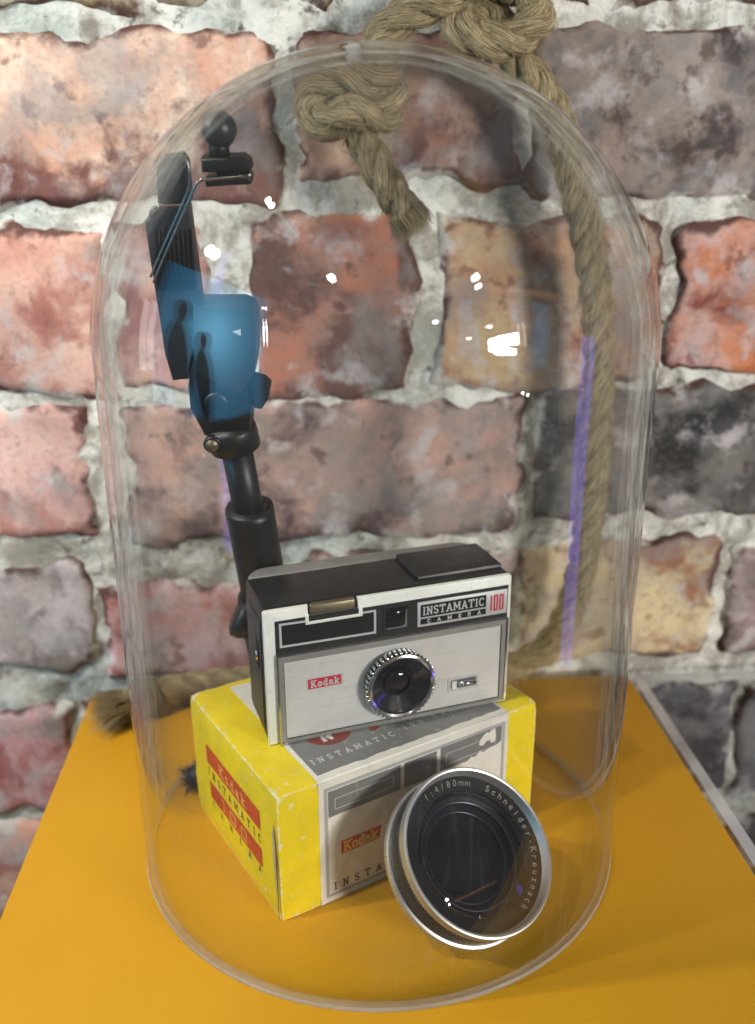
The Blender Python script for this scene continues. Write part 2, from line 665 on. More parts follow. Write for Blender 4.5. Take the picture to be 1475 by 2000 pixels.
def mat_carton(name, c, wear=(.80, .76, .62), amount=.5, sheen=.38):
    """printed card: box-local coordinates give scuffed corners and rubbed patches"""
    M = Mat(name)
    v = M.coords()
    n1 = M.noise(v, 60, 5, .6)
    n2 = M.noise(v, 240, 5, .65)
    n3 = M.noise(v, 1500, 3)
    cc = M.mix(M.ramp(n1, .35, .7), c, tuple(x * .86 for x in c))
    cc = M.mix(M.math('MULTIPLY', M.ramp(M.math('ADD', n2, M.math('MULTIPLY', n1, .25)), .72, .84), amount), cc, wear)
    edge = M.n('Attribute', attribute_type='GEOMETRY', attribute_name='rim')
    e = M.ramp(M.math('ADD', edge.outputs['Fac'], M.math('MULTIPLY', M.math('SUBTRACT', n2, .5), 1.4)), .80, 1.12)
    cc = M.mix(M.math('MULTIPLY', e, .8), cc, wear)
    rg = M.math('ADD', M.math('MULTIPLY', n1, .25), sheen - .12)
    nb = M.bump(M.math('ADD', n1, M.math('MULTIPLY', n3, .05)), .25, .0012)
    return M.principled(cc, rg, 0, nb, Specular_IOR_Level=.4)


BRICK, MORTAR, PLINTH, JUTE = mat_brick(), mat_mortar(), mat_plinth(), mat_jute()
JAR = glass('blown_glass', wav=.025, tint=(.997, .998, .996), edge=(.70, .72, .70))
ACRYL = glass('clear_acrylic', tint=(.93, .94, .95), edge=(.55, .58, .6))
YELLOW = mat_carton('yellow_card', (.88, .69, .014), wear=(.85, .82, .62))
WHITEC = mat_carton('white_card', (.80, .78, .70), wear=(.45, .42, .34), amount=.25)
GREYC = mat_carton('grey_card', (.19, .195, .19), wear=(.5, .5, .45), amount=.35)
LGREYC = mat_carton('pale_grey_card', (.42, .43, .42), wear=(.6, .6, .55), amount=.3)
MAROONC = mat_carton('maroon_card', (.20, .03, .025), wear=(.35, .2, .18), amount=.3)
REDC = mat_carton('red_card', (.60, .055, .022), wear=(.72, .3, .12), amount=.3)
INKY = simple('yellow_ink', (.86, .62, .13), .5, var=.05)
INKB = simple('black_ink', (.035, .03, .025), .5)
INKO = simple('orange_ink', (.86, .42, .10), .5, var=.05)
INKG = simple('pale_ink', (.58, .58, .55), .5, var=.08)
BLACKP = simple('black_moulded_plastic', (.018, .018, .019), .38, var=.2, scale=900, bump=.25, Specular_IOR_Level=.5)
GREYP = simple('door_with_painted_sheen', (.24, .24, .23), .45, var=.1, scale=900, bump=.2)  # paler grey stands in for a reflection on the dark rear door
WHITEP = simple('cream_plastic', (.76, .78, .72), .35, var=.06, scale=700, bump=.1, dirt=(.3, .28, .22))
CHROME = simple('chrome', (.62, .62, .60), .14, 1.0, var=.08, scale=400, bump=.05, rvar=.1)
SATIN = simple('satin_chrome', (.36, .36, .34), .42, .55, var=.15, scale=300, bump=.1)
ALU = simple('brushed_aluminium', (.66, .66, .64), .46, 1.0, var=.06, scale=700, bump=.15)
def mat_panel():
    M = Mat('silver_grey_panel')
    v = M.coords('Object', (60, 1, 900))
    n1 = M.noise(v, 1.0, 4, .6)
    w0 = M.coords()
    n2 = M.noise(w0, 45, 4, .6)
    sc_ = M.ramp(M.noise(M.coords('Object', (900, 1, 160)), 1.0, 3, .6, .4), .68, .74)
    c = M.mix(M.ramp(n2, .3, .7), (.72, .72, .69), (.64, .64, .62))
    c = M.mix(M.math('MULTIPLY', M.ramp(n1, .35, .7), .16), c, (.36, .36, .34))
    c = M.mix(M.math('MULTIPLY', sc_, .35), c, (.75, .75, .72))
    c = M.mix(M.math('MULTIPLY', M.ramp(M.noise(w0, 260, 5, .7), .60, .74), .35), c, (.26, .25, .22))
    return M.principled(c, M.math('ADD', M.math('MULTIPLY', n2, .2), .26), .3, M.bump(n1, .12, .0003))


SILVERP = mat_panel()
SILVERI = simple('silver_ink', (.60, .62, .62), .35, .3, var=.05)
REDP = simple('red_label', (.52, .018, .035), .4, var=.06)
BRASS = simple('dull_brass', (.26, .22, .14), .42, .7, var=.15, scale=900, bump=.4)
BARREL = simple('worn_black_barrel', (.022, .02, .017), .42, .1, var=.2, scale=500, bump=.3, dirt=(.16, .13, .09))
BLACKM = simple('matt_black', (.010, .010, .011), .55, var=.1, bump=.1, Specular_IOR_Level=.2)
STICK = simple('black_stick_plastic', (.013, .014, .015), .42, var=.2, scale=500, bump=.2, Specular_IOR_Level=.45)
WIRE = simple('polished_wire', (.34, .34, .34), .22, 1.0, var=.03, bump=0.0)
RUBBER = simple('dark_blue_grey_plastic', (.030, .036, .042), .35, var=.15, scale=300, bump=.15)
FROST = simple('ground_glass_edge', (.62, .62, .58), .2, 0, var=.1, bump=.2, Alpha=.32)
LENSG = glass('coated_lens_glass', tint=(.76, .75, .80), edge=(.3, .27, .36), f0=.04, gloss=(.92, .90, 1.0))
BRISTLE = simple('dark_bristle', (.030, .030, .031), .5, var=.3)

# ------------------------------------------------------------------ wall
cu, su = math.cos(PHI), math.sin(PHI)
U3, W3 = V3((cu, su, 0)), V3((-su, cu, 0))
WOFF = 1.285
wx0, wx1, wz0, wz1 = -3.6, 4.4, -3.6, 4.3
NX, NZ = 200, 200
v, f = [], []
for j in range(NZ + 1):
    for i in range(NX + 1):
        u = wx0 + (wx1 - wx0) * i / NX
        z = wz0 + (wz1 - wz0) * j / NZ
        d = mnoise.fractal(V3((u * 2.1, z * 2.1, 3.3)), 1.0, 2.0, 5) * .020 + mnoise.fractal(V3((u * 8, z * 8, 1)), 1, 2, 3) * .018
        v.append(U3 * (u * R) + W3 * ((WOFF + .012 - d) * R) + V3((0, 0, z * R)))
for j in range(NZ):
    for i in range(NX):
        a = j * (NX + 1) + i
        f.append((a, a + 1, a + NX + 2, a + NX + 1))
wall = link('wall', mesh('wall', v, f), MORTAR, smooth=True)
tag(wall, kind='structure')

# name, u0, u1, z0, z1 (jar radii on the wall) and its tones: main, second, dark, bias of the dark patches (x, z)
BR = [
    (-1.712, -0.965, 3.409, 4.079, (190, 190, 165), (160, 150, 120), (120, 95, 45), 0, 0),
    (-0.856, -0.112, 3.449, 4.079, (190, 180, 150), (150, 140, 110), (110, 90, 60), 0, 0),
    (0.021, 1.037, 3.449, 4.079, (175, 165, 140), (140, 130, 110), (90, 75, 55), 0, 0),
    (1.152, 2.321, 3.451, 4.079, (180, 175, 140), (140, 140, 110), (100, 80, 50), 0, 0),
    (-2.013, -0.401, 2.599, 3.285, (238, 210, 186), (216, 160, 132), (108, 56, 54), 0, -.46),
    (-0.243, 0.759, 2.672, 3.276, (186, 150, 126), (160, 116, 98), (92, 60, 66), 0, -.15),
    (0.848, 2.165, 2.610, 3.309, (160, 142, 130), (112, 110, 110), (62, 54, 58), .16, -.05),
    (-2.331, -1.240, 1.676, 2.418, (222, 172, 152), (204, 142, 122), (168, 98, 86), 0, -.05),
    (-1.171, -0.752, 1.690, 2.477, (214, 172, 156), (196, 140, 128), (150, 96, 90), 0, 0),
    (-0.489, 0.236, 1.651, 2.488, (186, 108, 78), (152, 114, 100), (92, 62, 56), .10, 0),
    (0.430, 1.500, 1.671, 2.461, (196, 168, 126), (188, 140, 100), (150, 70, 40), .08, -.05),
    (1.621, 2.905, 1.731, 2.438, (206, 114, 50), (208, 172, 166), (130, 46, 26), -.05, 0),
    (-2.477, -1.414, 0.921, 1.589, (230, 182, 168), (212, 166, 158), (180, 118, 106), 0, -.08),
    (-1.192, 0.851, 0.868, 1.577, (192, 148, 132), (150, 132, 122), (86, 66, 70), 0, -.12),
    (0.970, 2.490, 0.949, 1.634, (72, 74, 74), (118, 114, 108), (44, 46, 46), .06, 0),
    (-2.628, -1.487, 0.136, 0.717, (214, 202, 206), (184, 172, 168), (130, 118, 112), 0, 0),
    (-1.390, -0.419, 0.066, 0.585, (222, 186, 186), (208, 136, 126), (170, 108, 100), 0, 0),
    (-0.273, 0.803, 0.062, 0.742, (180, 160, 150), (150, 130, 120), (100, 80, 76), 0, 0),
    (0.931, 1.992, 0.074, 0.772, (226, 206, 158), (210, 190, 146), (150, 84, 46), 0, .02),
    (2.106, 3.259, 0.037, 0.676, (176, 152, 152), (130, 112, 112), (86, 64, 64), 0, 0),
    (-2.790, -1.685, -0.813, -0.121, (214, 154, 158), (200, 180, 184), (170, 84, 76), 0, .05),
    (-1.575, -0.867, -0.869, -0.153, (208, 150, 150), (190, 168, 172), (160, 84, 76), 0, 0),
    (-2.950, -1.604, -1.798, -0.912, (226, 164, 138), (220, 184, 174), (176, 100, 80), 0, 0),
    (1.445, 2.208, -0.884, -0.160, (132, 128, 134), (100, 98, 102), (66, 60, 64), 0, 0),
    (2.303, 3.449, -0.946, -0.208, (120, 116, 122), (94, 90, 94), (60, 54, 58), 0, 0),
    (1.421, 2.191, -1.860, -1.050, (110, 104, 108), (84, 80, 84), (54, 50, 52), 0, 0),
    (2.311, 3.648, -1.989, -1.099, (104, 98, 98), (80, 74, 74), (44, 40, 42), 0, 0),
    (-3.130, -1.838, -2.771, -1.916, (220, 164, 144), (210, 180, 172), (170, 100, 84), 0, 0),
    (1.858, 3.881, -3.174, -2.144, (110, 104, 104), (84, 80, 82), (50, 46, 48), 0, 0),
]


def brick_me(hw, hh, seed):
    """irregular rounded slab, local x along the wall, z up, y into the wall"""
    nx, nz = 34, 20
    so = V3((seed * 13.7, seed * 7.1, 0))
    v, f, rim = [], [], []
    rc = .055 * R * rnd.uniform(.7, 1.5)
    for j in range(nz + 1):
        for i in range(nx + 1):
            a, b = -1 + 2 * i / nx, -1 + 2 * j / nz
            # crowd rows towards the edge
            a = math.copysign(1 - (1 - abs(a)) ** 1.6, a)
            b = math.copysign(1 - (1 - abs(b)) ** 1.5, b)
            x, z = a * hw, b * hh
            # rounded corners
            ex, ez = abs(x) - (hw - rc), abs(z) - (hh - rc)
            if ex > 0 and ez > 0:
                dd = math.hypot(ex, ez)
                mx = max(ex, ez)
                k = mx / dd if dd else 1
                x = math.copysign(hw - rc + ex * k, x)
                z = math.copysign(hh - rc + ez * k, z)
            p = V3((x / R, z / R, 0))
            wob = .045 * R
            dx = mnoise.fractal(p * 3.6 + so, 1, 2, 5) * wob * 1.5
            dz = mnoise.fractal(p * 3.6 + so + V3((50, 0, 0)), 1, 2, 5) * wob * 1.5
            eb = max(abs(a), abs(b))
            din = min(hw - abs(x), hh - abs(z)) / (.055 * R)
            lift = 1 - max(0.0, 1 - din) ** 2 * 1.0
            y = -(.016 * R) * lift + .026 * R * (1 - lift) - mnoise.fractal(p * 2.6 + so * 2, 1, 2, 5) * .012 * R
            v.append((x + dx, y, z + dz))
            rim.append(max(0.0, min(1.0, 1 - din * .62)))
    for j in range(nz):
        for i in range(nx):
            q = j * (nx + 1) + i
            f.append((q, q + 1, q + nx + 2, q + nx + 1))
    me = mesh('brick', v, f)
    at = me.attributes.new('rim', 'FLOAT', 'POINT')
    at.data.foreach_set('value', rim)
    for p in me.polygons:
        p.use_smooth = True
    return me


for i, (u0, u1, z0, z1, c1, c2, c3, bx, bz) in enumerate(BR):
    o = link('brick', brick_me(((u1 - u0) / 2 + .03) * R, ((z1 - z0) / 2 + .035) * R, i + 1), BRICK, wall)
    o.location = U3 * ((u0 + u1) / 2 * R) + W3 * (WOFF * R) + V3((0, 0, (z0 + z1) / 2 * R))
    o.rotation_euler = (0, 0, PHI)
    o['tone_main'] = list(lin(*c1))
    o['tone_second'] = list(lin(*c2))
    o['tone_dark'] = list(lin(*c3))
    o['tone_bias'] = [float(bx), 0.0, float(bz)]

# ------------------------------------------------------------------ plinth
PLF = -1.17
pl = link('display_plinth', box_me('display_plinth', -1.5013, 1.512, PLF, 1.18, -9.0, 0.0, .006, 3, R), PLINTH)
pl.rotation_euler = (0, 0, PHI)
tag(pl, 'orange painted plinth carrying the glass dome', 'plinth')

# ------------------------------------------------------------------ acrylic case beside the plinth
ac = empty('acrylic_case', U3 * (2.6 * R) + W3 * (-.4 * R) + V3((0, 0, -4 * R)), (0, 0, PHI))
tag(ac, 'clear acrylic case with pale edges standing beside the orange plinth', 'case')
EDGE = simple('polished_acrylic_edge', (.88, .88, .92), .22, 0, var=.22, scale=160, bump=.2, Specular_IOR_Level=.6, Alpha=.6)


def apanel(x0, x1, y0, y1, z0, z1):
    k = R
    me = box_me('panel', x0, x1, y0, y1, z0, z1, 0, 1, k)
    me.materials.append(ACRYL)
    me.materials.append(EDGE)
    for p in me.polygons:
        if p.normal.z > .9:
            p.material_index = 1
    link('panel', me, None, ac)


apanel(-1.066, -1.010, -1.6, 1.575, 0, 4.0)
apanel(-1.003, 1.6, 1.515, 1.575, 0, 3.995)
apanel(1.602, 1.66, -1.6, 1.575, 0, 4.0)
apanel(-1.003, 1.6, -1.6, -1.54, 0, 3.995)

# ------------------------------------------------------------------ bell jar
H1, DC, TW = 2.1202, .9894, .027
prof = []
ro = 1.0
outer = [(1.0, z) for z in (.02, .05, .12, .3, .6, 1.0, 1.4, 1.8, 2.0)]
outer += [(math.cos(a), H1 + DC * math.sin(a)) for a in [math.pi / 2 * k / 40 for k in range(41)]]
inner = [(r * (1 - TW), z) for r, z in [(1.0, .02), (1.0, .05), (1.0, .12), (1.0, .3), (1.0, .6), (1.0, 1.0), (1.0, 1.4), (1.0, 1.8), (1.0, 2.0)]]
inner += [((1 - TW) * math.cos(a), H1 + (DC - TW) * math.sin(a)) for a in [math.pi / 2 * k / 40 for k in range(41)]]
outer[-1] = (1e-5, outer[-1][1])
inner[-1] = (1e-5, inner[-1][1])
prof = [(r * R, z * R) for r, z in outer[::-1]] + [(r * R, z * R) for r, z in inner]
jar = link('glass_bell_jar', lathe_me('glass_bell_jar', prof, 192), JAR)
tag(jar, 'tall clear glass dome covering the camera, its box and the lens', 'glass dome')
rim = [(1.0, .02), (1.004, .012), (1.003, .003), (.994, 0.0005), (.980, 0.0005), (.973, .004), (.972, .012), (.973, .02)]
link('rim', lathe_me('rim', [(r * R, z * R) for r, z in rim], 192), FROST, jar)

# ------------------------------------------------------------------ yellow camera box
bx = empty('camera_box', (-.3709 * R, -.5935 * R, 0), (0, 0, .5555))
tag(bx, 'worn yellow and white cardboard camera box under the old camera', 'box')
BW, BD, BH = 127.05, 87.65, 58.29


def carton_me():
    bm = bmesh.new()
    lay = bm.verts.layers.float.new('rim')
    nx, ny, nz = 28, 20, 14
    idx = {}

    def vert(i, j, k):
        key = (i, j, k)
        if key not in idx:
            x, y, z = i / nx * BW, j / ny * BD, k / nz * BH
            # soft corners and slightly bulging sides
            bul = .25
            if i == 0:
                x -= bul * math.sin(math.pi * j / ny) * math.sin(math.pi * k / nz) * 1.2
            if j == ny:
                y += bul * math.sin(math.pi * i / nx) * math.sin(math.pi * k / nz)
            n_on = (i in (0, nx)) + (j in (0, ny)) + (k in (0, nz))
            if n_on >= 2:
                wv = mnoise.noise(V3((x * .12, y * .12, z * .12))) * .35
                s = .45 + wv + (.5 if n_on == 3 else 0)
                cxy = V3((BW / 2, BD / 2, BH / 2))
                dx = -s if i == nx else (s if i == 0 else 0)
                dy = -s if j == ny else (s if j == 0 else 0)
                dz = -s if k == nz else (0 if k == 0 else 0)
                x, y, z = x + dx, y + dy, z + dz
            v = bm.verts.new((x * .001, y * .001, z * .001))
            idx[key] = v
        return idx[key]
    for i in range(nx):
        for j in range(ny):
            for k in (0, nz):
                q = [vert(i, j, k), vert(i + 1, j, k), vert(i + 1, j + 1, k), vert(i, j + 1, k)]
                bm.faces.new(q if k else q[::-1])
    for i in range(nx):
        for k in range(nz):
            for j in (0, ny):
                q = [vert(i, j, k), vert(i + 1, j, k), vert(i + 1, j, k + 1), vert(i, j, k + 1)]
                bm.faces.new(q if not j else q[::-1])
    for j in range(ny):
        for k in range(nz):
            for i in (0, nx):
                q = [vert(i, j, k), vert(i, j + 1, k), vert(i, j + 1, k + 1), vert(i, j, k + 1)]
                bm.faces.new(q if i else q[::-1])
    bmesh.ops.recalc_face_normals(bm, faces=bm.faces)
    for (i, j, k), v in idx.items():
        n_on = (i in (0, nx)) + (j in (0, ny)) + (k in (0, nz))
        v[lay] = 1.0 if n_on >= 2 else 0.0
    me = bpy.data.meshes.new('carton')
    bm.to_mesh(me)
    bm.free()
    return auto_smooth(me, 40)


link('carton', carton_me(), YELLOW, bx)
BF = (V3((0, 0, 0)), V3((1, 0, 0)), V3((0, 0, 1)), V3((0, -1, 0)))
BT = (V3((0, 0, BH * .001)), V3((1, 0, 0)), V3((0, 1, 0)), V3((0, 0, 1)))
BL = (V3((0, 0, 0)), V3((0, -1, 0)), V3((0, 0, 1)), V3((-1, 0, 0)))


def ragged(a0, a1, b0, b1, amp, seed, sides='lrtb', n=26):
    """rectangle whose chosen sides are torn or rubbed"""
    pts = []
    rr = random.Random(seed)
    jit = lambda on: rr.uniform(-amp, amp) if on else 0
    for i in range(n):
        pts.append((a0 + (a1 - a0) * i / n, b0 + jit('b' in sides)))
    for i in range(n // 2):
        pts.append((a1 + jit('r' in sides), b0 + (b1 - b0) * i / (n // 2)))
    for i in range(n):
        pts.append((a1 - (a1 - a0) * i / n, b1 + jit('t' in sides)))
    for i in range(n // 2):
        pts.append((a0 + jit('l' in sides), b1 - (b1 - b0) * i / (n // 2)))
    return pts


link('edge_fold', tube_me('edge_fold', [(17.8 * .001, .52 * .001, (BH - .52) * .001), (45 * .001, .55 * .001, (BH - .5) * .001), (80 * .001, .5 * .001, (BH - .55) * .001), (110.6 * .001, .52 * .001, (BH - .52) * .001)], .00066, 14), WHITEC, bx)
prism('front_panel', ragged(17.7, 110.7, .1, 57.9, .15, 3), .06, WHITEC, bx, BF, base=.0)
prism('top_panel', ragged(17.7, 110.7, .5, 83.0, .15, 4), .06, WHITEC, bx, BT, base=.0)
prism('grey_field', ragged(19.7, 109.5, 4.0, 41.0, .45, 5, 'b'), .06, GREYC, bx, BT, base=.08)
rframe('border', 20.0, 109.0, 2.4, 54.6, 1.5, .05, LGREYC, bx, BF, base=.08)
prism('grey_field', ragged(21.8, 55.2, 40.8, 52.6, .15, 6, 't'), .05, GREYC, bx, BF, base=.09)
prism('grey_field', rect(57.0, 73.0, 40.8, 52.6), .05, GREYC, bx, BF, base=.09)
prism('grey_field', ragged(74.9, 107.2, 41.9, 53.2, .2, 7, 'b'), .05, GREYC, bx, BF, base=.09)
rframe('outline', 24.6, 52.1, 43.4, 48.8, .5, .04, LGREYC, bx, BF, base=.16)
rframe('outline', 77.6, 104.2, 43.9, 49.6, .5, .04, LGREYC, bx, BF, base=.16)
prism('torn_patch', [(94.7, 47.6), (95.6, 50), (97.2, 51.6), (99, 52.6), (100.2, 51.8), (101.4, 52.9), (103.5, 53.0), (103.9, 49), (103.4, 46.6), (101.5, 46.2), (100.6, 48.2), (98.6, 48.0), (97, 46.6)], .04, WHITEC, bx, BF, base=.22)
prism('torn_patch', [(89, 41.8), (91, 43.2), (93, 42.4), (95.5, 44.6), (97.2, 43.2), (101, 44.2), (105, 44.6), (107.3, 45.8), (107.3, 41), (98, 40.6)], .04, WHITEC, bx, BF, base=.22)
prism('red_label', [(27.2, 21.2), (44.9, 21.2), (46.2, 27.4), (27.2, 27.4)], .04, REDC, bx, BF, base=.09)
lettering('Kodak', 28.3, 44.2, 22.1, 4.4, .95, INKY, bx, BF, .14, upright=.05)
lettering('INSTAMATIC', 23.8, 72.0, 5.2, 3.2, .55, INKB, bx, BF, .09)
lettering('INSTAMATIC', 21.8, 60.0, 11.2, 3.0, .50, INKG, bx, BT, .15)
lettering('100', 66.0, 75.4, 12.6, 2.8, .42, INKG, bx, BT, .15)
lettering('CAMERA', 81.0, 104.0, 12.8, 2.8, .45, INKG, bx, BT, .15)
# red roundel with pale print on the lid, mostly under the camera
ro = [(37.5 + 10.5 * math.cos(t), 29.0 + 10.0 * math.sin(t)) for t in [2 * math.pi * k / 40 for k in range(40)]]
prism('red_roundel', ro, .04, MAROONC, bx, BT, base=.16)
prism('red_roundel', [(52.8, 20.0), (54.5, 18.4), (58.6, 20.2), (61, 25), (56, 26)], .04, MAROONC, bx, BT, base=.16)
lettering('N', 33.0, 39.0, 23.0, 6.0, 1.5, INKG, bx, BT, .21, serif=.1)
# end of the box
prism('red_band', [(-69.9, 33.7), (-15.6, 33.7), (-15.8, 42.8), (-69.9, 42.8)], .04, REDC, bx, BL, base=.34)
prism('red_band', [(-68.0, 16.6), (-15.3, 16.0), (-15.5, 24.9), (-68.0, 24.9)], .04, REDC, bx, BL, base=.34)
lettering('Kodak', -55.9, -29.6, 35.4, 4.7, .95, INKO, bx, BL, .40, upright=.2)
lettering('INSTAMATIC', -68.8, -15.4, 27.8, 3.5, .48, INKB, bx, BL, .34)
lettering('iOO', -55.2, -29.0, 18.2, 4.6, .85, INKO, bx, BL, .40, upright=1.35)
lettering('CAMERA', -66.8, -17.0, 12.4, 2.6, .40, INKB, bx, BL, .34)
# opened seam down the near corner
prism('seam', [(-3.2, 4), (-2.6, 4), (-1.9, 30), (-3.0, 46), (-4.6, 38), (-4.2, 26), (-3.0, 12)], .05, simple('raw_card', (.55, .42, .22), .8), bx, BL, base=.35)
prism('seam', [(-1.6, 1), (-1.2, 1), (-1.35, 30), (-1.6, 44), (-1.8, 30)], .05, INKB, bx, BL, base=.45)

# ------------------------------------------------------------------ camera
ca = empty('film_camera', (-.429 * R, -.2628 * R, .5714 * R + .0003), (0, 0, .3392))
tag(ca, 'vintage black and silver film camera standing on the yellow box', 'camera')
CW, CD, CH = 106.3, 33.7, 59.5
CF = (V3((0, 0, 0)), V3((1, 0, 0)), V3((0, 0, 1)), V3((0, -1, 0)))
CT = (V3((0, 0, CH * .001)), V3((1, 0, 0)), V3((0, 1, 0)), V3((0, 0, 1)))
box('body', .2, CW - .2, 1.9, CD, .2, CH, BLACKP, ca, 1.2, 3)
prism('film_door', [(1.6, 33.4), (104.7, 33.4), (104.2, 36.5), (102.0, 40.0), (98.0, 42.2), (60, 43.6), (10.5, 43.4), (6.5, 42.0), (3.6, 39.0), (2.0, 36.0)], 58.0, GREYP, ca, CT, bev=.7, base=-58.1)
fp = [(0, 0), (CW, 0), (CW, CH - .8), (CW - .8, CH), (38.4, CH), (38.6, 53.0), (18.0, 53.0), (17.9, CH), (.8, CH), (0, CH - .8)]
prism('front_plate', fp, 2.0, WHITEP, ca, (V3((0, .002, 0)), CF[1], CF[2], CF[3]), bev=.5)
sh = box('shutter_button', 18.9, 37.4, .4, 3.6, 55.2, 59.2, BRASS, ca, .5)
for k in range(5):
    box('ridge', 19.4, 36.9, .9 + k * .5, 1.15 + k * .5, 59.1, 59.4, BRASS, sh)
box('button_bed', 18.2, 38.2, 1.0, 4.2, 53.2, 55.0, simple('grey_green_plastic', (.25, .26, .22), .5), ca)
prism('window_panel', rect(4.4, 104.7, 40.6, 55.0), .25, BLACKP, ca, CF, base=.02)
# outline around the blind window, broken by the shutter notch
ol = [(6.0, 43.4), (45.8, 42.9), (45.8, 53.4), (39.6, 53.4), (39.6, 52.6), (44.9, 52.6), (44.9, 43.8), (6.9, 44.3), (6.9, 53.0), (17.2, 52.8), (17.2, 53.6), (6.0, 53.9)]
prism('outline', ol, .15, SILVERI, ca, CF, base=.28)
prism('blind_window', rect(7.0, 44.8, 44.3, 52.5), .06, BLACKM, ca, CF, base=.28)
# white notch lip
prism('notch_lip', [(16.6, 51.6), (40.2, 51.6), (40.2, 56.0), (38.6, 56.0), (38.6, 52.9), (18.0, 52.9), (18.0, 56.0), (16.6, 56.0)], .5, WHITEP, ca, CF, base=.02, bev=.2)
vf = prism('viewfinder', rect(49.2, 59.8, 42.8, 53.6), .1, simple('viewfinder_glass', (.012, .012, .014), .06, var=.2, bump=0, Specular_IOR_Level=.7), ca, CF, base=.28)
rframe('viewfinder_frame', 48.9, 60.1, 42.5, 53.9, .7, .35, BLACKP, ca, CF, base=.28)
link('viewfinder_lens', lathe_me('viewfinder_lens', [(.0034, 0), (.0033, .0004), (.0022, .0009), (.00001, .0011)], 32), LENSG, ca).matrix_local = Matrix.Translation((.0545, -.0004, .0482)) @ Matrix.Rotation(math.pi / 2, 4, 'X')
prism('glint_edge', [(50.2, 43.6), (58.8, 43.6), (59.2, 44.0), (59.2, 51.6), (58.7, 51.6), (58.2, 45.2), (57.0, 44.3), (50.2, 44.2)], .05, simple('painted_glint_grey', (.16, .15, .14), .3), ca, CF, base=.40)  # thin grey strip paints a glint along the viewfinder's inner edge
np_ = prism('nameplate', rect(63.7, 104.2, 42.4, 53.5), .35, SILVERI, ca, CF, base=.28, bev=.12)
prism('black_field', rect(64.9, 94.4, 46.7, 52.3), .05, BLACKM, np_, CF, base=.66)
prism('black_field', rect(64.9, 94.4, 43.5, 46.0), .05, BLACKM, np_, CF, base=.66)
lettering('INSTAMATIC', 66.0, 93.4, 47.8, 3.3, .55, SILVERI, np_, CF, .72, serif=.13)
lettering('CAMERA', 68.0, 92.0, 44.0, 1.5, .40, SILVERI, np_, CF, .72, serif=.08, upright=.3)
lettering('lOO', 96.4, 102.4, 44.8, 6.4, .75, REDP, np_, CF, .66, upright=-.55)
lp = rframe('chrome_frame', 4.5, 104.6, .3, 40.2, 2.5, 1.0, SATIN, ca, CF, base=.02, tb=1.6, tt=3.2)
rframe('chrome_bead', 4.2, 104.9, .1, 40.5, .7, 1.5, CHROME, ca, CF, base=.02)
prism('silver_panel', rect(7.0, 102.1, 1.9, 37.0), .45, SILVERP, ca, CF, base=.02)
rframe('shadow_gap', 6.95, 102.15, 1.85, 37.05, .35, .1, BLACKM, ca, CF, base=.48)
kl = prism('red_label', rect(16.8, 30.7, 22.9, 27.3), .15, REDP, ca, CF, base=.48)
rframe('label_frame', 16.2, 31.4, 22.3, 28.0, .25, .12, SILVERI, ca, CF, base=.48)
lettering('Kodak', 17.9, 29.7, 23.7, 2.8, .58, SILVERI, kl, CF, .66, upright=.05)
# lens in its fluted ring
LC = (55.0, 19.3)


def put(o, x, z, y=0.0):
    o.matrix_local = Matrix.Translation((x * .001, -y * .001, z * .001)) @ Matrix.Rotation(math.pi / 2, 4, 'X')
    return o


mm = .001
nfl = 40
ring = put(link('lens_ring', lathe_me('lens_ring', [(14.9 * mm, 0), (14.9 * mm, .2 * mm), (14.3 * mm, .5 * mm), (14.1 * mm, 4.6 * mm), (14.5 * mm, 4.9 * mm), (14.4 * mm, 5.3 * mm), (13.7 * mm, 5.6 * mm), (12.8 * mm, 5.1 * mm), (12.5 * mm, 4.2 * mm)], 120), CHROME, ca), *LC, .45)
groove = put(link('ring_groove', lathe_me('ring_groove', [(14.36 * mm, .6 * mm), (14.2 * mm, 4.55 * mm)], 96), BLACKM, ca), *LC, .45)
flm = box_me('flute', -.62, .62, -.55, .45, .35, 4.85, .15, 1)
flm.materials.append(CHROME)
for k in range(44):
    a_ = 2 * math.pi * k / 44
    fo = bpy.data.objects.new('flute', flm)
    col.objects.link(fo)
    fo.parent = ring
    fo.matrix_local = Matrix.Rotation(a_, 4, 'Z') @ Matrix.Translation((0, 14.75 * mm, 0)) @ Matrix.Rotation(-.04, 4, 'X')
put(link('lens_cone', lathe_me('lens_cone', [(12.6 * mm, 4.3 * mm), (11.6 * mm, 3.6 * mm), (6.0 * mm, .9 * mm), (5.6 * mm, .6 * mm), (5.6 * mm, .2 * mm)], 96), simple('gloss_black_cone', (.012, .012, .016), .16, var=.1, bump=.05, Specular_IOR_Level=.7), ca), *LC, .45)
put(link('lens_seat', lathe_me('lens_seat', [(6.2 * mm, .9 * mm), (6.0 * mm, 1.6 * mm), (5.2 * mm, 1.6 * mm), (5.0 * mm, .4 * mm), (.01 * mm, .3 * mm)], 64), BLACKM, ca), *LC, .45)
put(link('lens_glass', lathe_me('lens_glass', [(5.1 * mm, .8 * mm), (4.2 * mm, 1.4 * mm), (2.6 * mm, 1.9 * mm), (1.2 * mm, 2.1 * mm), (.01 * mm, 2.15 * mm)], 64), LENSG, ca), *LC, .45)
# exposure switch
sw = rframe('switch_window', 77.9, 92.2, 9.3, 15.8, 1.1, .25, SILVERI, ca, CF, base=.48)
prism('switch_well', rect(79.1, 91.1, 10.5, 14.7), .05, simple('grey_well', (.2, .2, .19), .5), sw, CF, base=.47)
link('switch_lever', tube_me('switch_lever', [(82.4 * mm, -.0012, 12.4 * mm), (90.0 * mm, -.0012, 12.4 * mm)], .0015, 16), CHROME, sw)
prism('switch_tab', rect(79.6, 82.0, 10.6, 14.0), .6, WHITEP, sw, CF, base=.53)
